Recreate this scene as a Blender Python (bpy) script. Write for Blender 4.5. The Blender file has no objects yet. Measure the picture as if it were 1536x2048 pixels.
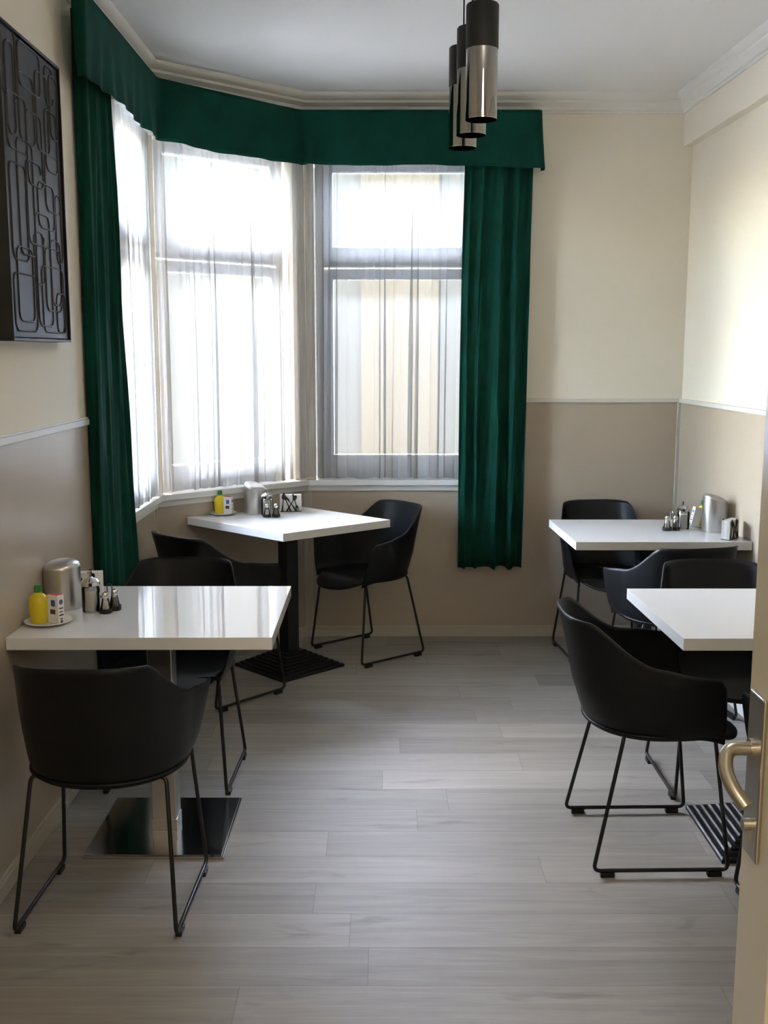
import bpy, math, random
from mathutils import Vector, Matrix
PI = math.pi
sc = bpy.context.scene
COL = sc.collection
random.seed(7)

# ------------------------------------------------------------------ camera
H = 1.59
cam_d = bpy.data.cameras.new('camera')
cam = bpy.data.objects.new('camera', cam_d); COL.objects.link(cam)
cam.location = (0, 0, H)
cam.rotation_euler = (PI/2 - math.atan(319/2080), 0, 0)
cam_d.sensor_fit = 'VERTICAL'; cam_d.sensor_height = 24.0
cam_d.lens = 2080/2048*24.0
cam_d.clip_start = 0.05; cam_d.clip_end = 200
sc.camera = cam

# ------------------------------------------------------------------ exposure, sky, sun, added fill lights
SKY = 25.0; SUN = 0.0; HALL_FILL = 36.0
sc.view_settings.view_transform = 'Standard'; sc.view_settings.look = 'None'
sc.view_settings.gamma = 1; sc.view_settings.use_curve_mapping = False
sc.view_settings.exposure = 0.45
w = bpy.data.worlds.new('sky'); sc.world = w; w.use_nodes = True
nt = w.node_tree; nt.nodes.clear()
o_ = nt.nodes.new('ShaderNodeOutputWorld'); b_ = nt.nodes.new('ShaderNodeBackground')
s_ = nt.nodes.new('ShaderNodeTexSky'); s_.sky_type = 'NISHITA'; s_.sun_disc = False
s_.sun_elevation = math.radians(66); s_.sun_rotation = math.radians(318)
s_.dust_density = 3.0; s_.air_density = 1.0
tn_ = nt.nodes.new('ShaderNodeVectorMath'); tn_.operation = 'MULTIPLY'; tn_.inputs[1].default_value = (1, .945, .87)
nt.links.new(s_.outputs[0], tn_.inputs[0]); nt.links.new(tn_.outputs[0], b_.inputs[0]); nt.links.new(b_.outputs[0], o_.inputs[0])
b_.inputs[1].default_value = SKY
sun_d = bpy.data.lights.new('sun', 'SUN'); sun_d.energy = SUN; sun_d.angle = 0.01; sun_d.color = (1, .95, .86)
sun = bpy.data.objects.new('sun', sun_d); COL.objects.link(sun)
sun.rotation_euler = (math.radians(42), 0, math.radians(12))    # shines towards +Y and down, onto the house opposite
hl_d = bpy.data.lights.new('hall_fill', 'AREA'); hl_d.shape = 'DISK'; hl_d.size = 0.5; hl_d.energy = HALL_FILL; hl_d.color = (1, .87, .70)  # unseen warm fill added behind the camera to lift the foreground; no fixture
hl = bpy.data.objects.new('hall_fill', hl_d); COL.objects.link(hl); hl.location = (0.1, -1.3, 2.85)

rl_d = bpy.data.lights.new('room_fill', 'POINT'); rl_d.shadow_soft_size = 0.15; rl_d.energy = 10; rl_d.color = (1, .90, .78)  # point fill added above the frame to brighten the left wall; no fixture
rl = bpy.data.objects.new('room_fill', rl_d); COL.objects.link(rl); rl.location = (0.45, 1.9, 2.65)

# ------------------------------------------------------------------ materials
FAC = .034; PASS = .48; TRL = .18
def mat(name, col, rough=.5, metal=0, **kw):
    m = bpy.data.materials.new(name); m.use_nodes = True
    p = m.node_tree.nodes['Principled BSDF']
    p.inputs['Base Color'].default_value = (*col, 1); p.inputs['Roughness'].default_value = rough
    p.inputs['Metallic'].default_value = metal
    for k, v in kw.items():
        p.inputs[k.replace('_', ' ')].default_value = v
    return m
def nodes(m): return m.node_tree.nodes, m.node_tree.links, m.node_tree.nodes['Principled BSDF']
def add_bump(m, scale, strength, dist=.002, detail=4, stretch=None):
    n, l, p = nodes(m)
    tc = n.new('ShaderNodeTexCoord'); no = n.new('ShaderNodeTexNoise'); bp = n.new('ShaderNodeBump')
    no.inputs['Scale'].default_value = scale; no.inputs['Detail'].default_value = detail
    bp.inputs['Strength'].default_value = strength; bp.inputs['Distance'].default_value = dist
    if stretch:
        mp = n.new('ShaderNodeMapping'); mp.inputs['Scale'].default_value = stretch
        l.new(tc.outputs['Object'], mp.inputs[0]); l.new(mp.outputs[0], no.inputs['Vector'])
    else: l.new(tc.outputs['Object'], no.inputs['Vector'])
    l.new(no.outputs[0], bp.inputs['Height']); l.new(bp.outputs[0], p.inputs['Normal'])
    return m
def vary(m, c1, c2, scale, stretch=(1, 1, 1), lo=.35, hi=.65):
    n, l, p = nodes(m)
    tc = n.new('ShaderNodeTexCoord'); mp = n.new('ShaderNodeMapping'); no = n.new('ShaderNodeTexNoise'); r = n.new('ShaderNodeValToRGB')
    mp.inputs['Scale'].default_value = stretch; no.inputs['Scale'].default_value = scale; no.inputs['Detail'].default_value = 5
    r.color_ramp.elements[0].position = lo; r.color_ramp.elements[1].position = hi
    r.color_ramp.elements[0].color = (*c1, 1); r.color_ramp.elements[1].color = (*c2, 1)
    l.new(tc.outputs['Object'], mp.inputs[0]); l.new(mp.outputs[0], no.inputs['Vector']); l.new(no.outputs[0], r.inputs[0]); l.new(r.outputs[0], p.inputs['Base Color'])
    return m
M = {}
M['wall'] = add_bump(vary(mat('wall_paint', (.855, .81, .70), .75), (.865, .80, .665), (.875, .82, .69), 1.5), 180, .12, .001)
M['ceiling'] = add_bump(mat('ceiling_paint', (.88, .87, .85), .85), 120, .08, .001)
M['cornice'] = mat('cornice_paint', (.84, .82, .77), .6)
M['panel'] = add_bump(vary(mat('taupe_panel', (.44, .375, .31), .27, Specular_IOR_Level=.6), (.46, .385, .295), (.48, .405, .315), 2), 60, .05, .001)
M['trim'] = mat('trim_laminate', (.70, .68, .61), .4)
M['trim_white'] = mat('white_trim', (.80, .80, .77), .35)
M['upvc'] = mat('window_plastic', (.80, .82, .84), .3)
M['tabletop'] = mat('gloss_white_laminate', (.83, .83, .82), .10, Coat_Weight=1.0, Coat_Roughness=.03, Specular_IOR_Level=0.0)
M['tableedge'] = mat('white_edge_band', (.80, .79, .75), .3)
M['plastic'] = add_bump(mat('black_chair_plastic', (.005, .0055, .007), .45, Specular_IOR_Level=.28), 500, .12, .0006)
M['frame'] = mat('black_powder_coat', (.006, .006, .007), .35)
M['iron'] = mat('black_cast_iron', (.007, .007, .009), .38)
M['steel'] = add_bump(mat('brushed_steel', (.62, .61, .59), .33, 1.0), 40, .04, .001, stretch=(1, 1, .05))
M['steel_dark'] = mat('polished_steel_plate', (.58, .57, .56), .13, 1.0)
M['strip'] = mat('greige_laminate_strip', (.50, .47, .40), .45)
M['chrome'] = mat('chrome', (.72, .72, .72), .1, 1.0)
M['nickel'] = mat('satin_nickel', (.56, .53, .47), .3, 1.0)
M['white'] = mat('white_porcelain', (.82, .81, .78), .2)
M['paper'] = mat('white_paper', (.82, .81, .77), .8)
M['yellow'] = mat('yellow_bottle', (.72, .56, .02), .35, Subsurface_Weight=.1)
M['green_cap'] = mat('green_cap', (.02, .18, .04), .4)
M['red'] = mat('red_print', (.55, .03, .05), .5)
M['blue'] = mat('blue_print', (.05, .10, .30), .5)
M['dark_print'] = mat('dark_print', (.06, .05, .05), .5)
M['black'] = mat('black_lacquer', (.008, .008, .008), .4)
M['salt'] = mat('salt_grain', (.80, .79, .75), .9)
M['pepper'] = vary(mat('pepper_grain', (.10, .07, .05), .9), (.04, .03, .02), (.32, .25, .18), 400)
M['art'] = add_bump(mat('black_relief_paint', (.020, .019, .018), .45), 90, .25, .001)
M['cap'] = mat('pendant_black', (.006, .006, .006), .6)
M['door'] = mat('cream_door_paint', (.76, .70, .56), .2)
M['cable'] = mat('black_cable', (.005, .005, .005), .6)
def glass(name, col, rough=0, refl=.25, alpha=.25):
    m = bpy.data.materials.new(name); m.use_nodes = True; n = m.node_tree.nodes; l = m.node_tree.links; n.clear()
    o = n.new('ShaderNodeOutputMaterial'); mx = n.new('ShaderNodeMixShader'); t = n.new('ShaderNodeBsdfTransparent'); g = n.new('ShaderNodeBsdfGlossy'); f = n.new('ShaderNodeFresnel')
    f.inputs[0].default_value = 1.5; g.inputs['Roughness'].default_value = rough; t.inputs[0].default_value = (*col, 1)
    a = n.new('ShaderNodeMath'); a.operation = 'ADD'; a.use_clamp = True; a.inputs[1].default_value = refl
    l.new(f.outputs[0], a.inputs[0]); l.new(a.outputs[0], mx.inputs[0]); l.new(t.outputs[0], mx.inputs[1]); l.new(g.outputs[0], mx.inputs[2]); l.new(mx.outputs[0], o.inputs[0])
    return m
M['pane'] = glass('window_glass', (.96, .97, .97), 0, 0)
M['jar'] = glass('clear_glass', (.96, .97, .96), .02, .01)
M['smoke'] = glass('smoked_mirror_glass', (.22, .21, .20), .02, .38)
# sheer: fabric threads hide more the steeper it is looked through
def sheer_mat():
    m = bpy.data.materials.new('sheer_voile'); m.use_nodes = True; n = m.node_tree.nodes; l = m.node_tree.links; n.clear()
    o = n.new('ShaderNodeOutputMaterial'); mx = n.new('ShaderNodeMixShader'); t = n.new('ShaderNodeBsdfTransparent')
    df = n.new('ShaderNodeBsdfDiffuse'); tl = n.new('ShaderNodeBsdfTranslucent'); m2 = n.new('ShaderNodeMixShader')
    df.inputs[0].default_value = (.84, .83, .83, 1); tl.inputs[0].default_value = (TRL, TRL, TRL*.98, 1); m2.inputs[0].default_value = .62
    l.new(df.outputs[0], m2.inputs[1]); l.new(tl.outputs[0], m2.inputs[2])
    ge = n.new('ShaderNodeNewGeometry'); dp = n.new('ShaderNodeVectorMath'); dp.operation = 'DOT_PRODUCT'
    l.new(ge.outputs['Normal'], dp.inputs[0]); l.new(ge.outputs['Incoming'], dp.inputs[1])
    ab = n.new('ShaderNodeMath'); ab.operation = 'ABSOLUTE'; l.new(dp.outputs['Value'], ab.inputs[0])
    mxm = n.new('ShaderNodeMath'); mxm.operation = 'MAXIMUM'; mxm.inputs[1].default_value = .12; l.new(ab.outputs[0], mxm.inputs[0])
    dv = n.new('ShaderNodeMath'); dv.operation = 'DIVIDE'; dv.inputs[0].default_value = 1; l.new(mxm.outputs[0], dv.inputs[1])
    pw = n.new('ShaderNodeMath'); pw.operation = 'POWER'; pw.inputs[0].default_value = PASS; l.new(dv.outputs[0], pw.inputs[1])   # share that passes straight through
    l.new(pw.outputs[0], mx.inputs[0]); l.new(m2.outputs[0], mx.inputs[1]); l.new(t.outputs[0], mx.inputs[2]); l.new(mx.outputs[0], o.inputs[0])
    return m
M['sheer'] = sheer_mat()
M['velvet'] = add_bump(vary(mat('green_velvet', (.001, .04, .027), .85, Sheen_Weight=.05, Sheen_Roughness=.3, Specular_IOR_Level=.15), (.001, .033, .0215), (.0012, .045, .030), 6), 300, .1, .001)
M['velvet'].node_tree.nodes['Principled BSDF'].inputs['Sheen Tint'].default_value = (.1, .5, .38, 1)
def floor_mat():
    m = mat('grey_oak_planks', (.3, .29, .27), .47); n, l, p = nodes(m)
    def math_(op, a, b=None):
        x = n.new('ShaderNodeMath'); x.operation = op
        for i, v in enumerate((a, b)):
            if v is None: continue
            if isinstance(v, (int, float)): x.inputs[i].default_value = v
            else: l.new(v, x.inputs[i])
        return x.outputs[0]
    g = n.new('ShaderNodeNewGeometry'); s = n.new('ShaderNodeSeparateXYZ'); l.new(g.outputs['Position'], s.inputs[0])
    yv = math_('DIVIDE', math_('SUBTRACT', s.outputs['Y'], 2.945), .172)
    row = math_('FLOOR', yv); fy = math_('SUBTRACT', yv, row)
    wn = n.new('ShaderNodeTexWhiteNoise'); wn.noise_dimensions = '1D'; l.new(row, wn.inputs['W'])
    xv = math_('DIVIDE', math_('ADD', s.outputs['X'], math_('MULTIPLY', wn.outputs['Value'], 1.25)), 1.22)
    cell = math_('FLOOR', xv); fx = math_('SUBTRACT', xv, cell)
    cb = n.new('ShaderNodeCombineXYZ'); l.new(cell, cb.inputs[0]); l.new(row, cb.inputs[1])
    w2 = n.new('ShaderNodeTexWhiteNoise'); w2.noise_dimensions = '3D'; l.new(cb.outputs[0], w2.inputs['Vector'])
    # grain
    c3 = n.new('ShaderNodeCombineXYZ'); l.new(math_('ADD', math_('MULTIPLY', s.outputs['X'], 1.6), math_('MULTIPLY', w2.outputs['Value'], 37.0)), c3.inputs[0])
    l.new(math_('ADD', math_('MULTIPLY', s.outputs['Y'], 26.0), math_('MULTIPLY', w2.outputs['Value'], 11.0)), c3.inputs[1]); l.new(w2.outputs['Value'], c3.inputs[2])
    no = n.new('ShaderNodeTexNoise'); no.inputs['Scale'].default_value = 1.0; no.inputs['Detail'].default_value = 6; no.inputs['Roughness'].default_value = .6; no.inputs['Distortion'].default_value = .6; l.new(c3.outputs[0], no.inputs['Vector'])
    c4 = n.new('ShaderNodeCombineXYZ'); l.new(math_('MULTIPLY', s.outputs['X'], 6.0), c4.inputs[0]); l.new(math_('MULTIPLY', s.outputs['Y'], 240.0), c4.inputs[1])
    n2 = n.new('ShaderNodeTexNoise'); n2.inputs['Scale'].default_value = 1.0; n2.inputs['Detail'].default_value = 3; l.new(c4.outputs[0], n2.inputs['Vector'])
    c5 = n.new('ShaderNodeCombineXYZ'); l.new(math_('MULTIPLY', s.outputs['X'], 2.2), c5.inputs[0]); l.new(math_('MULTIPLY', s.outputs['Y'], 9.0), c5.inputs[1])
    n3 = n.new('ShaderNodeTexNoise'); n3.inputs['Scale'].default_value = 1.3; n3.inputs['Detail'].default_value = 4; n3.inputs['Distortion'].default_value = 1.0; l.new(c5.outputs[0], n3.inputs['Vector'])
    knot = math_('MAXIMUM', math_('MULTIPLY', math_('SUBTRACT', n3.outputs[0], .62), 1.6), 0.0)
    v = math_('ADD', math_('MULTIPLY', w2.outputs['Value'], .26), math_('MULTIPLY', no.outputs[0], .55))
    v = math_('ADD', v, math_('MULTIPLY', n2.outputs[0], .22)); v = math_('SUBTRACT', v, knot)
    r = n.new('ShaderNodeValToRGB'); r.color_ramp.elements[0].position = .2; r.color_ramp.elements[1].position = .82
    r.color_ramp.elements[0].color = (.20, .187, .166, 1); r.color_ramp.elements[1].color = (.47, .447, .40, 1); l.new(v, r.inputs[0])
    gy = math_('MINIMUM', fy, math_('SUBTRACT', 1.0, fy)); gx = math_('MINIMUM', fx, math_('SUBTRACT', 1.0, fx))
    gap = math_('MAXIMUM', math_('LESS_THAN', gy, .009), math_('LESS_THAN', gx, .0012))
    mx = n.new('ShaderNodeMix'); mx.data_type = 'RGBA'; l.new(math_('MULTIPLY', gap, .3), mx.inputs[0]); l.new(r.outputs[0], mx.inputs[6]); mx.inputs[7].default_value = (.06, .055, .05, 1)
    l.new(mx.outputs[2], p.inputs['Base Color'])
    bp = n.new('ShaderNodeBump'); bp.inputs['Strength'].default_value = .15; bp.inputs['Distance'].default_value = .001; l.new(n2.outputs[0], bp.inputs['Height']); l.new(bp.outputs[0], p.inputs['Normal'])
    return m
M['floor'] = floor_mat()
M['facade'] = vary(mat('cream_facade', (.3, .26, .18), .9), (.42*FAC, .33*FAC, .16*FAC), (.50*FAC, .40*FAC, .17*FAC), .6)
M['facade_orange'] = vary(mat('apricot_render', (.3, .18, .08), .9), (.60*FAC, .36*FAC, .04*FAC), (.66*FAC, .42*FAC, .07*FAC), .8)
M['facade_pane'] = mat('facade_window_glass', (.25, .30, .38), .1)
M['ground'] = vary(mat('street_paving', (.35, .34, .33), .9), (.28, .28, .28), (.42, .41, .4), 3)

# ------------------------------------------------------------------ mesh helpers
class MB:
    def __init__(s): s.v = []; s.f = []
    def box(s, x0, x1, y0, y1, z0, z1):
        b = len(s.v); s.v += [(x, y, z) for z in (z0, z1) for x, y in ((x0, y0), (x1, y0), (x1, y1), (x0, y1))]
        s.f += [tuple(b+i for i in q) for q in ((3, 2, 1, 0), (4, 5, 6, 7), (0, 1, 5, 4), (1, 2, 6, 5), (2, 3, 7, 6), (3, 0, 4, 7))]; return s
    def prism(s, poly, z0, z1):
        b = len(s.v); k = len(poly); s.v += [(x, y, z0) for x, y in poly] + [(x, y, z1) for x, y in poly]
        s.f += [tuple(b+i for i in range(k))[::-1], tuple(b+k+i for i in range(k))] + [(b+i, b+(i+1) % k, b+k+(i+1) % k, b+k+i) for i in range(k)]; return s
    def tube(s, pts, r, seg=10, caps=True):
        pts = [Vector(p) for p in pts]; b = len(s.v); up = None
        for i, p in enumerate(pts):
            d = ((pts[min(i+1, len(pts)-1)] - p).normalized() + (p - pts[max(i-1, 0)]).normalized()).normalized()
            if up is None: up = Vector((0, 0, 1)) if abs(d.z) < .9 else Vector((1, 0, 0))
            a = d.cross(up).normalized(); c = a.cross(d).normalized(); up = c
            rr = r[i] if isinstance(r, (list, tuple)) else r
            for k in range(seg):
                t = 2*PI*k/seg; s.v.append(tuple(p + (a*math.cos(t) + c*math.sin(t))*rr))
        for i in range(len(pts)-1):
            for k in range(seg):
                k2 = (k+1) % seg; s.f.append((b+i*seg+k2, b+i*seg+k, b+(i+1)*seg+k, b+(i+1)*seg+k2))
        if caps:
            s.f.append(tuple(b+k for k in range(seg))); e = b+(len(pts)-1)*seg; s.f.append(tuple(e+k for k in range(seg))[::-1])
        return s
    def lathe(s, prof, cx=0, cy=0, seg=40, fz=None):
        b = len(s.v)
        for r, z in prof:
            for k in range(seg):
                t = 2*PI*k/seg; s.v.append((cx+r*math.cos(t), cy+r*math.sin(t), z + (fz(t, z) if fz else 0)))
        for i in range(len(prof)-1):
            for k in range(seg):
                k2 = (k+1) % seg; s.f.append((b+i*seg+k, b+i*seg+k2, b+(i+1)*seg+k2, b+(i+1)*seg+k))
        if prof[0][0] > 1e-5: s.f.append(tuple(b+k for k in range(seg))[::-1])
        if prof[-1][0] > 1e-5: e = b+(len(prof)-1)*seg; s.f.append(tuple(e+k for k in range(seg)))
        return s
    def grid(s, rows):
        b = len(s.v); m = len(rows[0])
        for r in rows: s.v += [tuple(p) for p in r]
        for i in range(len(rows)-1):
            for k in range(m-1): s.f.append((b+i*m+k, b+i*m+k+1, b+(i+1)*m+k+1, b+(i+1)*m+k))
        return s
    def build(s, name, m, parent=None, smooth=None, bevel=0, solid=0, seg=2):
        me = bpy.data.meshes.new(name); me.from_pydata(s.v, [], s.f); me.update()
        import bmesh
        bm = bmesh.new(); bm.from_mesh(me); bmesh.ops.remove_doubles(bm, verts=bm.verts, dist=1e-6); bmesh.ops.recalc_face_normals(bm, faces=bm.faces); bm.to_mesh(me); bm.free()
        me.materials.append(m)
        if smooth is not None:
            me.polygons.foreach_set('use_smooth', [True]*len(me.polygons)); me.set_sharp_from_angle(angle=math.radians(smooth))
        o = bpy.data.objects.new(name, me); COL.objects.link(o)
        if solid:
            md = o.modifiers.new('solid', 'SOLIDIFY'); md.thickness = solid; md.offset = 0
        if bevel:
            md = o.modifiers.new('bevel', 'BEVEL'); md.width = bevel; md.segments = seg; md.limit_method = 'ANGLE'
        if parent: o.parent = parent
        return o
def tag(o, label, cat, group=None, kind=None):
    o['label'] = label; o['category'] = cat
    if group: o['group'] = group
    if kind: o['kind'] = kind
    return o
def struct(o): o['kind'] = 'structure'; return o
def thing(name, label, cat, loc=(0, 0, 0), rz=0, group=None):
    o = bpy.data.objects.new(name, None); COL.objects.link(o); o.location = loc; o.rotation_euler = (0, 0, rz); o.empty_display_size = .05
    return tag(o, label, cat, group)
def dup(root, loc, rz, label):
    r = root.copy(); COL.objects.link(r); r.location = loc; r.rotation_euler = (0, 0, rz); r['label'] = label
    for ch in list(root.children):
        c = ch.copy(); COL.objects.link(c); c.parent = r
        for g in list(ch.children):
            d = g.copy(); COL.objects.link(d); d.parent = c
    return r
def fillet(pts, r, n=5):
    pts = [Vector(p) for p in pts]; out = [pts[0]]
    for a, b, c in zip(pts, pts[1:], pts[2:]):
        u = (a-b); v = (c-b); rr = min(r, u.length*.45, v.length*.45); p0 = b+u.normalized()*rr; p1 = b+v.normalized()*rr
        for i in range(n+1):
            t = i/n; out.append(p0*(1-t)**2 + b*2*t*(1-t) + p1*t*t)
    out.append(pts[-1]); return out
def off(poly, d):
    """open 2-D polyline moved to its right-hand side by d, mitred"""
    out = []
    for i, p in enumerate(poly):
        p = Vector(p); ns = []
        if i > 0: t = (p-Vector(poly[i-1])).normalized(); ns.append(Vector((t.y, -t.x)))
        if i < len(poly)-1: t = (Vector(poly[i+1])-p).normalized(); ns.append(Vector((t.y, -t.x)))
        if len(ns) == 1: out.append(p+ns[0]*d)
        else:
            m = (ns[0]+ns[1]).normalized(); out.append(p+m*(d/m.dot(ns[0])))
    return [tuple(q) for q in out]
def band(poly, d0, d1, z0, z1, mb=None):
    """strip following the wall line from depth d0 to d1"""
    mb = mb or MB(); a = off(poly, d0); c = off(poly, d1)
    for i in range(len(poly)-1): mb.prism([a[i], a[i+1], c[i+1], c[i]], z0, z1)
    return mb
def sweep(poly, prof, mb=None):
    mb = mb or MB(); rows = []
    for d, z in prof:
        rows.append([(x, y, z) for x, y in off(poly, d)])
    mb.grid(rows); return mb

# ------------------------------------------------------------------ room
CEIL = 2.926; SILL = .895; DADO = 1.341
P0 = (-1.135, .62); P1 = (-1.135, 5.09); P2 = (-.43, 5.735); P3 = (1.635, 5.735); P4 = (1.635+.028*5.115, .62)
LINE = [P0, P1, P2, P3]
TH = .24
dv = (Vector(P2)-Vector(P1)); DL = dv.length; dv.normalize(); dn = Vector((-dv.y, dv.x))
def D(d, o=0):
    q = Vector(P1)+dv*d+dn*o; return (q.x, q.y)
struct(MB().prism([(-1.4, .5), (-1.4, 5.2), (-.5, 6.0), (1.9, 6.0), (2.1, .5), (2.1, -2.6), (-1.4, -2.6)], -.12, 0).build('floor', M['floor']))
struct(MB().prism([(-1.4, .5), (-1.4, 5.2), (-.5, 6.0), (1.9, 6.0), (2.1, .5), (2.1, -2.6), (-1.4, -2.6)], CEIL, CEIL+.15).build('ceiling', M['ceiling']))
oi = off(LINE, 0); oo = off(LINE, -TH)
W1a, W1b = 4.38, 5.02           # window in the left wall
W2a, W2b = .05, .88             # window in the canted wall
W3a, W3b = -.375, .56           # window in the end wall
WT = 2.60
# left wall
mb = MB().box(-1.135-TH, -1.135, .5, W1a, 0, CEIL)
mb.prism([(-1.135-TH, W1a), oo[1], oi[1], (-1.135, W1a)][::-1], 0, SILL-.03)
mb.prism([(-1.135-TH, W1a), oo[1], oi[1], (-1.135, W1a)][::-1], WT, CEIL)
mb.prism([(-1.135-TH, W1b+.05), oo[1], oi[1], (-1.135, W1b)][::-1], SILL-.03, WT)
wl = struct(mb.build('wall_left', M['wall']))
mb = MB()
for z0, z1 in ((0, SILL-.03), (WT, CEIL)): mb.prism([oi[1], oo[1], oo[2], oi[2]], z0, z1)
mb.prism([oi[1], oo[1], D(W2a-.04, TH), D(W2a)], SILL-.03, WT)
mb.prism([D(W2b), D(W2b+.04, TH), oo[2], oi[2]], SILL-.03, WT)
wd = struct(mb.build('wall_bay', M['wall']))
mb = MB()
yb, yo = 5.735, 5.735+TH
for z0, z1 in ((0, SILL-.03), (WT, CEIL)): mb.prism([oi[2], oo[2], (W3b, yo), (W3b, yb)], z0, z1)
mb.prism([oi[2], oo[2], (W3a-.02, yo), (W3a, yb)], SILL-.03, WT)
mb.box(W3b, 2.0, yb, yo, 0, CEIL)
wb = struct(mb.build('wall_back', M['wall']))
wr = struct(MB().prism([P3, (2.0, P3[1]), (2.0, .5), P4], 0, CEIL).build('wall_right', M['wall']))
# wall with the doorway, hall behind it
struct(MB().box(-1.4, -.52, .5, .62, 0, CEIL).box(.62, 2.0, .5, .62, 0, CEIL).box(-.52, .62, .5, .62, 2.15, CEIL).build('wall_front', M['wall']))
struct(MB().box(-1.4, 2.1, -2.72, -2.6, 0, CEIL).build('wall_hall', M['wall']))
struct(MB().box(-1.4, -1.25, -2.6, .5, 0, CEIL).build('wall_hall_left', M['wall']))
struct(MB().box(2.0, 2.12, -2.6, .5, 0, CEIL).build('wall_hall_right', M['wall']))
# lower taupe panels (a lining of each wall)
mb = MB().box(-1.135, -1.128, .62, 4.12, .05, DADO-.02)
mb.prism([(-1.135, 4.12), (-1.135, 5.09), off(LINE, .007)[1], (-1.128, 4.12)][::-1], .05, SILL-.04)
mb.build('panel', M['panel'], wl)
a = off(LINE, .007)
MB().prism([oi[1], oi[2], a[2], a[1]], .05, SILL-.04).build('panel', M['panel'], wd)
MB().prism([oi[2], (W3b+.02, yb), (W3b+.02, yb-.007), a[2]], .05, SILL-.04).box(W3b+.02, 1.635, yb-.007, yb, .05, DADO-.02).build('panel', M['panel'], wb)
R = [(1.635, 5.735), P4]      # right wall line, room on its right-hand side when walked towards the camera
MB().prism([R[0], R[1], (R[1][0]-.012, R[1][1]), (R[0][0]-.012, R[0][1])], .05, DADO-.02).build('panel', M['panel'], wr)
# dado rails
struct(MB().box(-1.135, -1.118, .62, 4.12, DADO-.022, DADO).box(-1.135, -1.122, .62, 4.12, DADO-.0, DADO+.006).build('trim_left', M['trim_white'], bevel=.002))
struct(MB().box(W3b+.02, 1.625, yb-.016, yb, DADO-.022, DADO).build('trim_back', M['trim'], bevel=.002))
struct(MB().prism([R[0], R[1], (R[1][0]-.022, R[1][1]), (R[0][0]-.022, R[0][1])], DADO-.022, DADO).build('trim_right', M['trim'], bevel=.002))
# vertical corner strips
struct(MB().prism([(1.637, 5.737), (1.608, 5.737), (1.608, 5.712), (1.637, 5.712)], .055, DADO-.02).build('trim_1', M['strip'], bevel=.003))
k = off(LINE, .016)
struct(MB().prism([oi[2], (P2[0]+.03, yb), (P2[0]+.034, yb-.012), k[2], D(DL-.03, -.012), D(DL-.03)], .055, SILL-.03).build('trim_2', M['strip'], bevel=.002))
struct(MB().prism([oi[1], D(.012), D(.012, -.012), k[1], (-1.123, 5.078), (-1.135, 5.078)], .055, SILL-.03).build('trim_3', M['strip'], bevel=.001))
# baseboards
def base(poly, name, t=.018, m=None):
    mb = MB(); band(poly, 0, t, 0, .047, mb); band(poly, 0, t*.7, .047, .062, mb)
    return struct(mb.build(name, m or M['strip'], bevel=.0015))
base([P0, P1], 'baseboard_left'); base([P1, P2], 'baseboard_bay'); base([P2, (1.60, 5.735)], 'baseboard_back')
struct(MB().prism([(1.635, 5.735), P4, (P4[0]-.095, P4[1]), (1.545, 5.735)], 0, .075).build('baseboard_right', M['trim_white'], bevel=.003))
# beam and cornices
struct(MB().prism([(1.64, 5.737), (P4[0]+.01, .62), (P4[0]-.05, .62), (1.585, 5.737)], 2.667, CEIL).build('trim_beam', M['wall'], bevel=.003))
prof = [(0, 2.832), (.012, 2.832), (.014, 2.842), (.026, 2.846), (.030, 2.862), (.046, 2.874), (.052, 2.878), (.054, 2.890), (.064, 2.894), (.078, 2.906), (.084, 2.916), (.085, CEIL)]
struct(sweep([P0, P1, P2, (1.59, 5.735)], prof).build('trim_cornice', M['cornice'], smooth=35))
struct(sweep([(1.585, 5.735), (P4[0]-.05, .62)], [(d*.75, z) for d, z in prof]).build('trim_cornice_right', M['cornice'], smooth=35))
# sills
def sill(poly, name):
    mb = MB(); band(poly, -.13, .045, SILL-.03, SILL, mb); band(poly, .0, .022, SILL-.062, SILL-.03, mb)
    return struct(mb.build(name, M['trim_white'], bevel=.002))
sill([(-1.135, W1a-.1), (-1.135, 5.073)], 'trim_sill_left')
sill([D(.004), D(DL-.004)], 'trim_sill_bay'); sill([(P2[0]+.01, yb), (W3b+.06, yb)], 'trim_sill_back')

# windows: frame, sash bars, panes; local x along the wall, y outwards
def window(name, length, origin, ang, mull=None):
    e = bpy.data.objects.new(name, None); COL.objects.link(e); e.location = (*origin, 0); e.rotation_euler = (0, 0, ang); e['kind'] = 'structure'
    z0, z1 = SILL, WT; y0, y1 = .085, .145
    mb = MB().box(0, .05, y0, y1, z0, z1).box(length-.05, length, y0, y1, z0, z1).box(.05, length-.05, y0, y1, z0, z0+.05).box(.05, length-.05, y0, y1, z1-.04, z1).box(.05, length-.05, y0, y1, 2.05, 2.11)
    mb.build('window_frame', M['upvc'], e, bevel=.004)
    def sash(xa, xb, za, zb):
        wv = .05; f = MB(); y2, y3 = y0-.018, y1-.01
        f.box(xa, xa+wv, y2, y3, za, zb).box(xb-wv, xb, y2, y3, za, zb).box(xa+wv, xb-wv, y2, y3, za, za+.082).box(xa+wv, xb-wv, y2, y3, zb-wv, zb)
        s = f.build('window_sash', M['upvc'], e, bevel=.004)
        MB().box(xa+wv-.005, xb-wv+.005, .105, .113, za+.08, zb-wv+.005).build('pane', M['pane'], s)
        return s
    s = sash(.045, length-.045, z0+.045, 2.035)
    MB().box(.06, .078, y0-.05, y0-.018, 1.42, 1.45).box(.062, .076, y0-.05, y0-.038, 1.30, 1.45).build('window_handle', M['white'], s, bevel=.003)
    sash(.045, length-.045, 2.075, z1-.0)
    return e
window('window_1', W1b-W1a, (-1.135, W1a), PI/2)
window('window_2', W2b-W2a, D(W2a), math.atan2(dv.y, dv.x))
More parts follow.
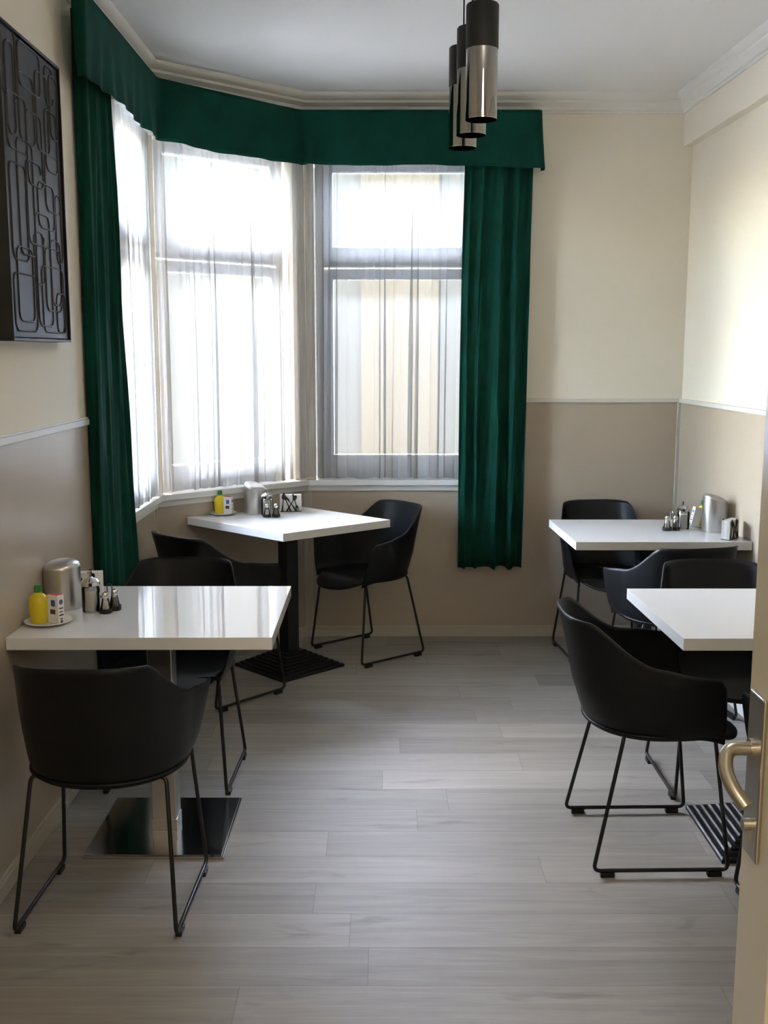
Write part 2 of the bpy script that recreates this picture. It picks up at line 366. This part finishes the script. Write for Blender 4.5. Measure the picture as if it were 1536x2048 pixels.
window('window_3', W3b-W3a, (W3a, yb), 0)

# outside: street and the sunlit house opposite
struct(MB().box(-14, 12, 6.3, 14, -1.3, -1.2).box(-14, -1.6, 1, 6.3, -1.3, -1.2).build('ground', M['ground']))
hb = thing('house', 'cream house front with apricot bands seen through the sheer curtains', 'house', (0, 9.2, -1.2))
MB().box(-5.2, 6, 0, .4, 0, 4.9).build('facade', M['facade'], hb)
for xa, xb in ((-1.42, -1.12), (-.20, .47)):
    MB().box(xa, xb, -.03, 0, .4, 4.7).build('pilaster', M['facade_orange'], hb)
for xa in (-4.3, -2.9, 1.6, 3.4):
    for za in (1.7,):
        f = MB().box(xa-.06, xa+.96, -.05, 0, za-.06, za).box(xa-.06, xa+.96, -.05, 0, za+1.4, za+1.46).box(xa-.06, xa, -.05, 0, za, za+1.4).box(xa+.9, xa+.96, -.05, 0, za, za+1.4).build('window_surround', M['trim_white'], hb)
        MB().box(xa, xa+.9, -.02, 0, za, za+1.4).build('window_pane', M['facade_pane'], f)

# door leaf beside the camera, opened into the room
dr = bpy.data.objects.new('door_1', None); COL.objects.link(dr); dr.location = (.548, 1.5, 0); dr['kind'] = 'structure'
# local: x to the right (thickness), y towards the hinge is negative
fr = MB().box(0, .04, -.13, 0, .02, 2.06).box(0, .04, -.88, -.75, .02, 2.06).box(0, .04, -.75, -.13, .02, .2).box(0, .04, -.75, -.13, .78, 1.36).box(0, .04, -.75, -.13, 1.93, 2.06)
fr.build('leaf_frame', M['door'], dr, bevel=.003)
MB().box(.012, .028, -.75, -.13, .2, .78).build('door_panel', M['door'], dr)
MB().box(.016, .022, -.75, -.13, 1.36, 1.93).build('door_pane', mat('frosted_glass', (.80, .82, .84), .3, Transmission_Weight=.5), dr)
ep = MB().box(-.007, 0, -.078, -.020, .850, 1.10).build('escutcheon', M['nickel'], dr, bevel=.003, seg=3)
MB().tube([(-.007, -.049, .90), (-.018, -.049, .90)], .009, 16).box(-.010, -.007, -.053, -.045, .868, .895).build('keyhole', M['nickel'], ep)
pts = fillet([(-.005, -.046, 1.016), (-.046, -.048, 1.018), (-.054, -.066, .993), (-.048, -.086, .972), (-.034, -.104, .952)], .02, 8)
MB().tube(pts, [.0105]*len(pts), 16).build('door_handle', M['nickel'], dr, smooth=60)
MB().tube([(-.013, -.046, 1.016), (-.006, -.046, 1.016)], .015, 20).build('handle_rose', M['nickel'], dr, smooth=40)

# ------------------------------------------------------------------ curtains
def noise1(seed, n=8, fmin=1, fmax=6):
    r = random.Random(seed); c = [(r.uniform(fmin, fmax), r.uniform(0, 6.28), r.uniform(.5, 1)) for _ in range(n)]
    tot = sum(x[2] for x in c)**.5 * 1.2
    return lambda t: sum(a*math.sin(f*t*6.283+p) for f, p, a in c)/tot
def path_eval(poly):
    seg = [(Vector(a), Vector(b)) for a, b in zip(poly, poly[1:])]; L = [(b-a).length for a, b in seg]; T = sum(L)
    def ev(u):
        s = max(0, min(u, 1))*T
        for (a, b), l in zip(seg, L):
            if s <= l+1e-9: 
                d = (b-a)/l; return a+d*s, Vector((d.y, -d.x))
            s -= l
        d = (seg[-1][1]-seg[-1][0]).normalized(); return seg[-1][1], Vector((d.y, -d.x))
    return ev, T
def sheer(name, label, poly, z0, z1, seed, amp=.016, nfold=9, hem=None, uoff=None):
    ev, T = path_eval(poly); nx = int(T*620); rows = []
    hi = noise1(seed, 7, T*12, T*30); lo = noise1(seed+1, 5, nfold*.3, nfold*.9); sw = noise1(seed+2, 4, 1.5, 5); md = noise1(seed+3, 4, 1, nfold*.5)
    nz = 26
    for j in range(nz+1):
        t = j/nz; z = z1+(z0-z1)*t; row = []
        g = min(1, .12+t*1.5)
        for i in range(nx+1):
            u = i/nx; e = min(1, u*14, (1-u)*14)
            ph = 2*PI*nfold*u + 2.2*lo(u) + .5*math.sin(1.7*t+seed)
            k = max(.15, .62+.45*md(u))*g
            a = amp*k*math.sin(ph) + hi(u)*.006*(1-.75*min(1, t*2.2))
            tg = T/(2*PI*nfold)*(1.25*k*math.sin(2*ph+.5))*e
            p, n = ev(max(0, min(1, u + tg/T + .012*t*sw(u)*e)))
            q = p+n*(a + .003)
            row.append((q.x, q.y, z + (.005*math.sin(ph) if j == nz else 0)))
        rows.append(row)
    o = MB().grid(rows).build(name, M['sheer'], smooth=180)
    return tag(o, label, 'curtain')
G = 'white sheer curtains in the bay window'
ZT = 2.60; ZB = SILL+.012
L2 = off([P0, P1, P2, P3], .030)
s1 = sheer('sheer_curtain', 'white sheer curtain on the leftmost bay window beside the dark green drape', [(-1.103, 4.31), (-1.103, 5.04)], ZB, ZT, 11, .022, 7)
s2 = sheer('sheer_curtain', 'white sheer curtain over the middle canted window behind the corner table', [D(.035, -.032), D(DL-.03, -.032)], ZB, ZT, 23, .024, 9)
s3 = sheer('sheer_curtain', 'white sheer curtain over the right window, beside the right green drape', [(-.42, yb-.034), (.54, yb-.034)], ZB, ZT, 37, .020, 9)
for s in (s1, s2, s3): s['group'] = G
# curtain rail above the sheers
struct(band([(-1.135, 4.40), P1, P2, (.56, yb)], .02, .07, 2.60, 2.625).build('trim_rail', M['trim_white']))

def drape(name, label, fpath, z0, z1, nx, nz, amp, folds, seed):
    """fpath(u, t) -> point on the hanging line, and its outward normal"""
    r = random.Random(seed); ph = noise1(seed, 4, 1, 3); rows = []
    for j in range(nz+1):
        t = j/nz; z = z1+(z0-z1)*t; row = []
        for i in range(nx+1):
            u = i/nx; p, n = fpath(u, t)
            x = folds*u*2*PI + 1.9*ph(u) + .25*math.sin(2.2*t+seed)
            wv = math.sin(x); wv = math.copysign(abs(wv)**.7, wv)*(.75+.35*math.sin(u*7+seed))
            env = min(1, u*10, (1-u)*10+.3)
            a = amp*(.55+.45*t)*wv*env + .006*noise_s(u*9+3*t)
            tang = Vector((-n.y, n.x))
            q = Vector(p)+n*a + tang*(.010*math.cos(x)*env*(.5+.5*t))
            row.append((q.x, q.y, z - .006*wv*(j == nz)))
        rows.append(row)
    o = MB().grid(rows).build(name, M['velvet'], smooth=180, solid=.003)
    return tag(o, label, 'curtain', 'green velvet drapes')
noise_s = noise1(5, 5, .2, 1.2)
def fR(u, t):
    w0 = .355+.01*math.sin(t*3); xl = .425-.018*math.sin(min(1, t*1.3)*PI*.6)
    return Vector((xl+w0*u*(1-.02*t), 5.652)), Vector((0, -1))
drape('drape', 'long dark green velvet drape at right end of the window, hanging over the taupe panel', fR, .41, 2.66, 150, 40, .030, 4.1, 3)
def fL(u, t):
    yend = 4.265+.205*t**1.2
    pts = [Vector((-1.124, 3.955)), Vector((-1.076, 3.965)), Vector((-1.076, yend))]
    ev, T = path_eval([tuple(p) for p in pts]); p, n = ev(u)
    k = min(1, max(0, (u*T-.06)/.05)); return p, (Vector((0, -1))*(1-k)+Vector((1, 0))*k).normalized()
drape('drape', 'near-black green velvet drape hanging against the left wall', fL, .36, 2.81, 110, 40, .018, 3.2, 8)
# valance
def valance():
    poly = [(-1.075, 3.80), (-1.03, 3.78), (-1.03, 4.955), (-.440, 5.590), (.812, 5.590), (.822, 5.72)]
    ev, T = path_eval(poly); nx = 420; nz = 14; rows = []
    lens = [0]; 
    for a, b in zip(poly, poly[1:]): lens.append(lens[-1]+(Vector(b)-Vector(a)).length)
    f1 = noise1(71, 7, 4, 22); f2 = noise1(72, 5, 2, 9)
    for j in range(nz+1):
        t = j/nz; row = []
        for i in range(nx+1):
            u = i/nx; s = u*T; p, n = ev(u)
            if 0 < i < nx:                      # soften the corner
                pa, na = ev(u-.006); pb, nb = ev(u+.006); n = (na+nb).normalized(); p = (pa+pb+p)/3
            k = t*t
            a = k*(.015*f1(u)+.011*f2(u))+.003*f1(u*1.3+.2)*t
            for c, wd_, am in ((lens[2], .05, -.02), (lens[3]+.02, .022, -.035), (lens[4]-.01, .05, .02)):
                a += am*math.exp(-((s-c)/wd_)**2)*t
            a += .012*math.exp(-((s-lens[3]-.06)/.02)**2)*t
            q = Vector(p)+n*a
            z = 2.822 + (2.548-2.822)*t - .016*math.exp(-((s-lens[4])/.16)**2)*t + .004*f2(u)*k
            row.append((q.x, q.y, z))
        rows.append(row)
    mb = MB().grid(rows)
    o = mb.build('valance', M['velvet'], smooth=60, solid=.004)
    tag(o, 'dark green velvet valance running round the top of the bay window', 'valance')
    band([(-1.135, 4.40), P1, P2, (.80, yb)], .0, .095, 2.80, 2.818).build('pelmet_board', M['velvet'], o)
valance()

# ------------------------------------------------------------------ chairs
def sstep(a, b, x):
    t = max(0, min(1, (x-a)/(b-a))); return t*t*(3-2*t)
def seat_r(phi):
    """seat outline in plan; phi=0 is the front (+y)"""
    c, s = math.cos(phi), math.sin(phi); a = .222
    b = .285 if c > 0 else .205
    n = 2.05 if c > 0 else 2.12
    return (abs(c/b)**n+abs(s/a)**n)**(-1/n)
def seat_z(x, y):
    r = min(1, math.hypot(x/.222, (y/.285 if y > 0 else y/.205)))
    return .428 + .014*r**3*(1 if y < .1 else 1-sstep(.1, .26, y)*.9) - .034*sstep(.10, .30, y)
def make_chair(label):
    t = thing('armchair', label, 'chair', group='black plastic shell armchairs at the tables')
    rows = []; n = 72
    for j in range(13):
        q = j/12; row = []
        for i in range(n+1):
            ph = 2*PI*i/n; r = seat_r(ph)*q; x, y = r*math.sin(ph), r*math.cos(ph); row.append((x, y, seat_z(x, y)))
        rows.append(row)
    MB().grid(rows).build('seat', M['plastic'], t, smooth=180, solid=.008)
    # back and arms, one wrapping band: p runs from the left arm front round the back to the right arm front
    NP = 96; NT = 20; rows = []
    def contour(p, wz, ybk, yf, ff):
        s = abs(p); sg = 1 if p >= 0 else -1; nn = 2.1+1.1*ff; yc = -.01
        if s < .62:
            th = s/.62*PI/2; x = wz*math.sin(th)**(2/nn) if th > 0 else 0; y = yc-(ybk+yc)*(math.cos(th)**(2/nn) if th < PI/2-1e-6 else 0)
        else:
            k = (s-.62)/.38; x = wz - .016*k*k; y = yc+(yf-yc)*k
        return sg*x, y
    for j in range(NT+1):
        q = j/NT; row = []
        for i in range(NP+1):
            p = -1+2*i/NP; s = abs(p)
            h = .790 - .122*sstep(.30, .62, s) - .030*max(0, s-.55)/.45 - .004*(min(s, .3)/.3)**2
            h -= .03*sstep(.95, 1.0, s)**2
            zb = .437
            z = zb+(h-zb)*q
            f = (z-.437)/.353
            tuck = -.010*math.exp(-(f/.04))
            wz = .222+.052*min(1, f/.55)**.8 + tuck - .020*sstep(.55, 1, f)
            ybk = .200+.022*min(1, f*3)+.062*f**1.5 + tuck
            yf = .186-.045*f
            wk = .214+tuck; x, y = contour(p, wk+(wz-wk)*sstep(.38, .85, s), ybk, yf, max(0, f))
            # at its foot the band follows the seat outline
            row.append((x, y, max(z, seat_z(x, y)-.001) if q > 0 else seat_z(x, y)-.011))
        rows.append(row)
    MB().grid(rows).build('backrest', M['plastic'], t, smooth=180, solid=.006)
    for sx in (-1, 1):
        pts = fillet([(sx*.09, -.10, .424), (sx*.188, -.118, .436), (sx*.224, -.208, .020), (sx*.224, .208, .020), (sx*.194, .158, .436), (sx*.09, .14, .424)], .022, 5)
        sl = MB().tube(pts, .0062, 10).build('sled_leg', M['frame'], t, smooth=60)
        for y in (-.165, .165):
            MB().box(sx*.224-.009, sx*.224+.009, y-.022, y+.022, 0, .016).build('glide', M['frame'], sl, bevel=.002)
    return t
def hd(dx, dy): return math.atan2(-dx, dy)      # rotation that turns +y into (dx, dy)
C0 = make_chair('black shell armchair nearest the camera at left, its back to us')
C0.location = (-.784, 2.845, 0); C0.rotation_euler = (0, 0, hd(.03, 1))
dup(C0, (-.785, 3.77, 0), hd(-.03, -1), 'black shell armchair behind the left steel-legged table, facing us')
dup(C0, (-.775, 4.745, 0), hd(.673, .74), 'black shell armchair at left side of the corner table, back turned to us')
dup(C0, (-.090, 5.408, 0), hd(-.78, -.62), 'black shell armchair right of the corner table, seat and inside of back in view')
dup(C0, (1.177, 5.394, 0), hd(.10, -1), 'black shell armchair against the end wall behind the rear right table')
dup(C0, (1.275, 4.50, 0), hd(-.20, 1), 'black shell armchair before the rear right table, back to us, arm stretching left')
dup(C0, (1.264, 3.725, 0), hd(0, -1), 'black shell armchair behind the front right table, facing us')
dup(C0, (.845, 3.212, 0), hd(1, .02), 'black shell armchair at left end of the front right table, seen side-on')
dup(C0, (1.30, 2.735, 0), hd(-.12, 1), 'black shell armchair almost hidden behind the open door edge')

# ------------------------------------------------------------------ tables
def tabletop(poly, t, z0=.712, z1=.75):
    k = MB().prism(poly, z0, z1).build('tabletop', M['tabletop'], t, bevel=.0012)
    return k
def cast_base(t, rz=0, top=.712):
    mb = MB(); n = 8
    for i in range(n):
        a0 = .200-.0195*i; z = .006+.0105*i
        c = [(-a0, -a0), (a0, -a0), (a0, a0), (-a0, a0)]; a1 = a0-.006
        mb.prism(c, z-.006 if i == 0 else z-.004, z+.006)
        b = len(mb.v); mb.v += [(x, y, z+.006) for x, y in c]+[(x/a0*a1, y/a0*a1, z+.0105) for x, y in c]
        mb.f += [(b+q, b+(q+1) % 4, b+4+(q+1) % 4, b+4+q) for q in range(4)]+[(b+4, b+5, b+6, b+7)]
    o = mb.build('base', M['iron'], t, bevel=.002)
    c = MB().box(-.036, .036, -.036, .036, .085, top-.012).build('column', M['iron'], t, bevel=.003)
    s = MB().box(-.19, .19, -.024, .024, top-.018, top).box(-.024, .024, -.19, .19, top-.018, top).build('support_cross', M['iron'], t, bevel=.002)
    for q in (o, c, s): q.rotation_euler = (0, 0, rz)
def local(poly, cx, cy): return [(x-cx, y-cy) for x, y in poly]
# left table on a steel plate
t = thing('dining_table', 'glossy white table against the left wall on a square polished steel foot', 'table', (-.733, 3.315, 0), group='white cafe tables')
tabletop(local([(-1.127, 3.004), (-.334, 3.008), (-.338, 3.70), (-1.127, 3.70)], -.733, 3.315), t)
MB().box(-.224, .224, -.222, .222, 0, .010).prism([(-.218, -.216), (.218, -.216), (.218, .216), (-.218, .216)], .010, .013).build('base_plate', M['steel_dark'], t, bevel=.0015)
MB().box(-.040, .040, -.040, .040, .013, .70).build('column', M['steel'], t, bevel=.003)
MB().box(-.042, .042, -.042, .042, .013, .05).build('collar', M['steel'], t, bevel=.001)
MB().box(-.2, .2, -.025, .025, .69, .712).box(-.025, .025, -.2, .2, .69, .712).build('support_cross', M['iron'], t)
# corner table
t = thing('dining_table', 'glossy white table turned cornerwise in the bay on a ridged black foot', 'table', (-.484, 5.155, 0), group='white cafe tables')
tabletop(local([(-1.004, 5.213), (-.464, 4.714), (.031, 5.120), (-.437, 5.556)], -.484, 5.155), t, .728, .766); cast_base(t, math.radians(44), .728)
# rear right
t = thing('dining_table', 'glossy white table at the right wall at the back, holding the condiments', 'table', (1.258, 4.92, 0), group='white cafe tables')
tabletop(local([(.861, 4.59), (1.652, 4.59), (1.630, 5.225), (.840, 5.225)], 1.258, 4.92), t); cast_base(t)
# front right
t = thing('dining_table', 'bare white table at the right wall cut off by the open door', 'table', (1.262, 3.266, 0), group='white cafe tables')
tabletop(local([(.891, 2.998), (1.697, 2.998), (1.676, 3.66), (.875, 3.66)], 1.262, 3.266), t); cast_base(t)

# ------------------------------------------------------------------ things on the tables
TZ = .7505
def saucer(label, x, y, r=.072):
    o = MB().lathe([(0, .002), (.025, 0), (.045, .002), (r, .010), (r+.001, .0125), (r-.004, .0125), (.046, .0055), (0, .005)], seg=48).build('saucer', M['white'], smooth=50)
    o.location = (x, y, TZ); tag(o, label, 'saucer', 'white saucers under the lemon juice bottles')
def bottle(label, x, y, z=TZ+.006, tilt=0):
    t = thing('lemon_juice_bottle', label, 'bottle', (x, y, z), group='lemon juice bottles'); t.rotation_euler = (0, tilt, 0)
    MB().lathe([(0, 0), (.024, 0), (.0265, .004), (.0275, .03), (.030, .045), (.030, .065), (.027, .078), (.020, .087), (.013, .092), (.0115, .099), (0, .099)], seg=36).build('bottle_body', M['yellow'], t, smooth=40)
    MB().lathe([(.0125, .095), (.0125, .110), (.011, .119), (0, .120)], seg=10).build('bottle_cap', M['green_cap'], t, smooth=20)
def box_(label, x, y, rz, z=TZ+.006, tilt=0, h=.088):
    t = thing('sweetener_box', label, 'box', (x, y, z), rz, group='small white and red sweetener boxes'); t.rotation_euler = (0, tilt, rz)
    MB().box(-.021, .021, -.014, .014, 0, h).build('carton', M['paper'], t, bevel=.0008)
    MB().box(-.018, .018, -.011, .011, h, h+.001).build('carton_lid', M['red'], t)
    mb = MB().lathe([(0, 0), (.008, 0), (.008, .0006), (0, .0006)], seg=20)
    mb.v = [(.0211+zz, xx, h-.022+yy) for xx, yy, zz in mb.v]; mb.build('round_emblem', M['blue'], t)
    pm = MB()
    for i, (w_, hh) in enumerate(((.016, .005), (.014, .004), (.018, .006), (.012, .004), (.010, .010))): pm.box(.021, .0214, -w_/2, w_/2, h-.044-i*.011, h-.044-i*.011+hh*.8)
    pm.build('print_marks', M['dark_print'], t)
    q = MB().box(-.006, .010, -.0145, -.014, h-.035, h-.015).build('print_patch', M['blue'], t)
    MB().box(-.010, .010, -.0145, -.014, h-.060, h-.045).build('print_stripe', M['dark_print'], t)
def canister(label, x, y, rz, r=.060, h=.142, tip=.020, lid=.026):
    t = thing('table_waste_bin', label, 'table bin', (x, y, TZ), rz, group='steel table waste bins')
    f = lambda a, z: tip*math.cos(a)*(z > h*.8)
    MB().lathe([(0, 0), (r-.001, 0), (r, .003), (r, h*.79), (r, h), (r-.002, h), (r-.002, h*.5), (0, .4*h)], seg=64, fz=f).build('bin_body', M['steel'], t, smooth=40)
    prof_ = [(r*math.cos(k*PI/16), lid*math.sin(k*PI/16)) for k in range(0, 8)]+[(0, lid)]
    l = MB().lathe([(r*.99, -.006)]+[(a*.99, b) for a, b in prof_], seg=64).build('swing_lid', M['steel'], t, smooth=60)
    l.location = (0, 0, h+.002); l.rotation_euler = (0, -math.atan(tip/r)*1.25, 0)
def pourer(label, x, y, r=.029):
    t = thing('sugar_pourer', label, 'sugar shaker', (x, y, TZ), group='sugar pourers')
    MB().lathe([(0, 0), (r-.002, 0), (r, .004), (r, .078), (r-.004, .088), (r-.006, .092), (r-.008, .092), (r-.003, .078), (r-.003, .006), (0, .006)], seg=40).build('glass_jar', M['jar'], t, smooth=40)
    MB().lathe([(0, .0065), (r-.0035, .0065), (r-.0035, .072), (0, .074)], seg=32).build('sugar', M['salt'], t, smooth=40)
    MB().lathe([(r-.004, .086), (r+.001, .088), (r+.001, .100), (r-.006, .108), (.010, .112), (.0065, .116), (.006, .134), (0, .130)], seg=40).build('pouring_lid', M['chrome'], t, smooth=35)
def shaker(kind, label, x, y, z, grp):
    t = thing(kind+'_shaker', label, kind+' shaker', (x, y, z), group=grp)
    MB().lathe([(0, 0), (.015, 0), (.0165, .004), (.0165, .014), (.0105, .044), (.0095, .048), (.008, .048), (.009, .044), (.0148, .014), (.0148, .004), (0, .003)], seg=28).build('shaker_glass', M['jar'], t, smooth=40)
    MB().lathe([(0, .0045), (.0142, .0045), (.0142, .014), (.0100, .032 if kind == 'salt' else .036), (0, .034)], seg=24).build('salt' if kind == 'salt' else 'pepper', M[kind], t, smooth=40)
    MB().lathe([(.0105, .046), (.0112, .048), (.0110, .058), (.0085, .064), (0, .066)], seg=24).build('shaker_cap', M['chrome'], t, smooth=35)
def caddy(x, y, rz, place, m):
    col = 'black' if m == 'black' else 'metal'
    t = thing('cruet_stand', 'small %s cruet stand with upright handle %s' % (col, place), 'cruet stand', (x, y, TZ), rz, group='cruet stands')
    for sx in (-1, 1):
        pass
    mb = MB()
    for sx in (-1, 1): mb.lathe([(0, 0), (.0205, 0), (.0215, .003), (.0215, .016), (.0195, .016), (.0190, .004), (0, .004)], cx=sx*.0225, seg=32)
    mb.build('cup_base', M['black'], t, smooth=40)
    MB().tube(fillet([(0, -.010, .005), (0, -.010, .092), (0, .010, .092), (0, .010, .005)], .010, 6), .0018, 8).build('handle', M[m], t, smooth=60)
    c, s = math.cos(rz), math.sin(rz)
    shaker('salt', 'glass salt shaker with metal cap %s' % place, x-.0225*c, y-.0225*s, TZ+.0045, 'salt shakers')
    shaker('pepper', 'glass pepper shaker with metal cap %s' % place, x+.0225*c, y+.0225*s, TZ+.0045, 'pepper shakers')
def utensil(mb, kind, x0, z0, ang, y, L=.095):
    c, s = math.cos(ang), math.sin(ang)
    def tr(px, pz): return (x0+px*c+pz*s, z0-px*s+pz*c)
    def plate(pts, th=.0016):
        b = len(mb.v); k = len(pts); q = [tr(*p) for p in pts]
        mb.v += [(a, y, z) for a, z in q]+[(a, y+th, z) for a, z in q]
        mb.f += [tuple(range(b, b+k)), tuple(range(b+k, b+2*k))[::-1]]+[(b+i, b+(i+1) % k, b+k+(i+1) % k, b+k+i) for i in range(k)]
    h = L*.68
    plate([(-.0042, 0), (.0042, 0), (.0048, .01), (.0024, h*.6), (.0022, h+.004), (-.0022, h+.004), (-.0024, h*.6), (-.0048, .01)])
    if kind == 'spoon': plate([(.0098*math.sin(a), h+.015+.0155*math.cos(a)) for a in [2*PI*i/20 for i in range(20)]])
    elif kind == 'fork':
        plate([(-.0075, h+.006), (-.003, h), (.003, h), (.0075, h+.006), (.0075, h+.014), (-.0075, h+.014)])
        for q in (-.0062, -.0021, .0021, .0062): plate([(q-.0012, h+.013), (q+.0012, h+.013), (q+.0009, L), (q-.0009, L)])
    else: plate([(-.0045, h), (.0045, h), (.0055, h+.012), (.002, L), (-.0045, L-.004)])
def napkin(x, y, rz, place):
    t = thing('napkin_holder', 'napkin holder of black crossed cutlery silhouettes %s' % place, 'napkin holder', (x, y, TZ), rz, group='cutlery-shaped napkin holders')
    MB().box(-.055, .055, -.019, .019, 0, .003).build('base', M['black'], t)
    for y0 in (-.0215, .0200):
        mb = MB()
        utensil(mb, 'fork', .000, .002, -.38, y0, .092)
        utensil(mb, 'spoon', -.020, .004, .55, y0-.0004, .096)
        utensil(mb, 'fork', .012, .092, PI-.30, y0-.0008, .090)
        utensil(mb, 'spoon', -.044, .002, .10, y0-.0012, .092)
        utensil(mb, 'knife', .030, .004, -.62, y0-.0016, .096)
        mb.box(-.050, .050, y0, y0+.0015, 0, .004)
        mb.build('cutlery_panel', M['black'], t)
    mb = MB()
    n = 12
    for i in range(n):
        ya = -.0185+i*.037/n; o_x = random.uniform(-.0012, .0012); mb.box(-.055+o_x, .055+o_x, ya, ya+.037/n*.72, .0035, .088+random.uniform(-.001, .001))
    o = mb.build('napkin_stack', M['paper']); o.location = (x, y, TZ); o.rotation_euler = (0, 0, rz)
    tag(o, 'stack of white paper napkins in the black holder %s' % place, 'napkins', 'napkin stacks')
TL = 'on the left table'; TC = 'on the corner table'; TR = 'on the rear right table'
# left table
saucer('white saucer near the wall %s' % TL, -1.052, 3.17)
bottle('yellow lemon juice bottle with green cap %s' % TL, -1.078, 3.165)
box_('small white box with red top beside the yellow bottle %s' % TL, -1.025, 3.166, math.radians(-25))
canister('round brushed steel table bin with domed lid %s' % TL, -1.071, 3.385, math.radians(20), .061, .134, .006, .028)
pourer('glass sugar pourer with metal spout %s' % TL, -.960, 3.325)
caddy(-.898, 3.325, math.radians(65), TL, 'black')
napkin(-1.035, 3.535, math.radians(8), TL)
# corner table, a little taller than the others
TZ = .7665
saucer('white saucer at left corner %s' % TC, -.826, 5.285, .066)
bottle('yellow lemon juice bottle with green cap %s' % TC, -.843, 5.290, TZ+.006)
box_('small white box with printed side beside the yellow bottle %s' % TC, -.797, 5.272, math.radians(-15), TZ+.006)
canister('round brushed steel table bin with slanted lid %s' % TC, -.668, 5.345, math.radians(150), .058, .134, .018, .018)
pourer('glass sugar pourer with dark spout %s' % TC, -.600, 5.265)
caddy(-.569, 5.200, math.radians(5), TC, 'chrome')
napkin(-.489, 5.400, math.radians(2), TC)
TZ = .7505
# rear right table
caddy(1.372, 4.90, math.radians(15), TR, 'chrome')
pourer('glass sugar pourer with metal spout %s' % TR, 1.440, 4.94)
saucer('white saucer half hidden behind the bin %s' % TR, 1.535, 5.02, .066)
box_('small white box leaning on the yellow bottle %s' % TR, 1.512, 5.01, PI+math.radians(10), TZ+.007, math.radians(-14))
bottle('yellow lemon juice bottle partly hidden behind the bin %s' % TR, 1.560, 5.03)
canister('round brushed steel table bin with open slanted lid %s' % TR, 1.572, 4.875, math.radians(180), .060, .150, .018, .018)
napkin(1.578, 4.675, math.radians(50), TR)

# ------------------------------------------------------------------ pendants
for i, (x, y, lab) in enumerate(((.300, 3.36, 'nearest of three smoked glass pendant lamps with a black cap'), (.288, 3.59, 'middle one of three smoked glass pendant lamps'), (.276, 3.81, 'farthest of three smoked glass pendant lamps'))):
    t = thing('pendant_lamp', lab, 'pendant lamp', (x, y, 2.300), group='smoked glass pendant lamps')
    R_ = .0485
    MB().lathe([(R_, 0), (R_, .215), (R_-.003, .215), (R_-.003, 0), (R_, 0)], seg=64).build('glass_tube', M['smoke'], t, smooth=40)
    MB().lathe([(R_+.0003, 0), (R_+.0003, .0016), (R_-.0033, .0016), (R_-.0033, 0), (R_+.0003, 0)], seg=64).build('rim', M['chrome'], t, smooth=40)
    MB().lathe([(0, .206), (R_+.001, .206), (R_+.0015, .210), (R_+.0015, .332), (R_-.001, .336), (0, .337)], seg=64).build('cap', M['cap'], t, smooth=40)
    MB().lathe([(0, .206), (.018, .206), (.018, .19), (.012, .185), (.012, .15), (0, .148)], seg=24).build('lamp_socket', M['cap'], t, smooth=40)
    MB().tube([(0, 0, .337), (0, 0, CEIL-2.3-.02)], .0028, 8).build('cord', M['cable'], t)
tag(MB().box(.255, .325, 3.15, 4.0, CEIL-.025, CEIL).build('ceiling_canopy', M['cap'], bevel=.003), 'black ceiling bar that carries the pendant cords', 'ceiling bar')

# ------------------------------------------------------------------ wall art
t = thing('wall_art', 'black relief panel of looping rounded lines on the left wall', 'wall art', (-1.135, 3.065, 1.625))
# local: x out of the wall, y along the wall, z up
AW, AH = .565, .905; Y0 = .03
MB().box(.008, .042, Y0+.012, Y0+AW-.012, .012, AH-.012).build('canvas', M['art'], t)
MB().box(0, .050, Y0, Y0+.008, 0, AH).box(0, .050, Y0+AW-.008, Y0+AW, 0, AH).box(0, .050, Y0+.008, Y0+AW-.008, 0, .008).box(0, .050, Y0+.008, Y0+AW-.008, AH-.008, AH).build('frame', M['black'], t, bevel=.001)
rects = [(.03, .40, .16, .62), (.02, .33, .13, .55), (.04, .24, .03, .20), (.08, .22, .06, .28), (.30, .52, .03, .24), (.26, .40, .05, .40), (.34, .50, .10, .30), (.44, .535, .03, .16), (.40, .50, .12, .33),
         (.05, .19, .24, .52), (.12, .26, .26, .60), (.20, .34, .30, .55), (.06, .13, .60, .86), (.05, .22, .56, .72), (.16, .30, .60, .80), (.22, .36, .48, .70), (.30, .46, .36, .50), (.38, .53, .42, .60),
         (.40, .52, .55, .74), (.32, .44, .60, .84), (.17, .37, .76, .89), (.46, .54, .66, .86), (.42, .50, .76, .88), (.03, .15, .70, .90), (.24, .33, .18, .34), (.47, .53, .26, .48)]
mb = MB()
rr = random.Random(4)
for a, b, c, d in rects[2:]:
    y0_, y1_ = Y0+a, Y0+b; z0_, z1_ = c, d; r_ = min(.028, (b-a)*.4, (d-c)*.4)
    loop = []
    for cx, cz, s0 in ((y1_-r_, z1_-r_, 0), (y0_+r_, z1_-r_, 1), (y0_+r_, z0_+r_, 2), (y1_-r_, z0_+r_, 3)):
        for q in range(6):
            an = (s0+q/5)*PI/2; loop.append((.0425, cx+r_*math.cos(an), cz+r_*math.sin(an)))
    k = rr.randint(0, len(loop)-1); loop = loop[k:]+loop[:k]
    if rr.random() < .6: loop = loop+[loop[0]]
    mb.tube(loop, .0032, 6)
mb.build('relief_lines', M['art'], t, smooth=60)
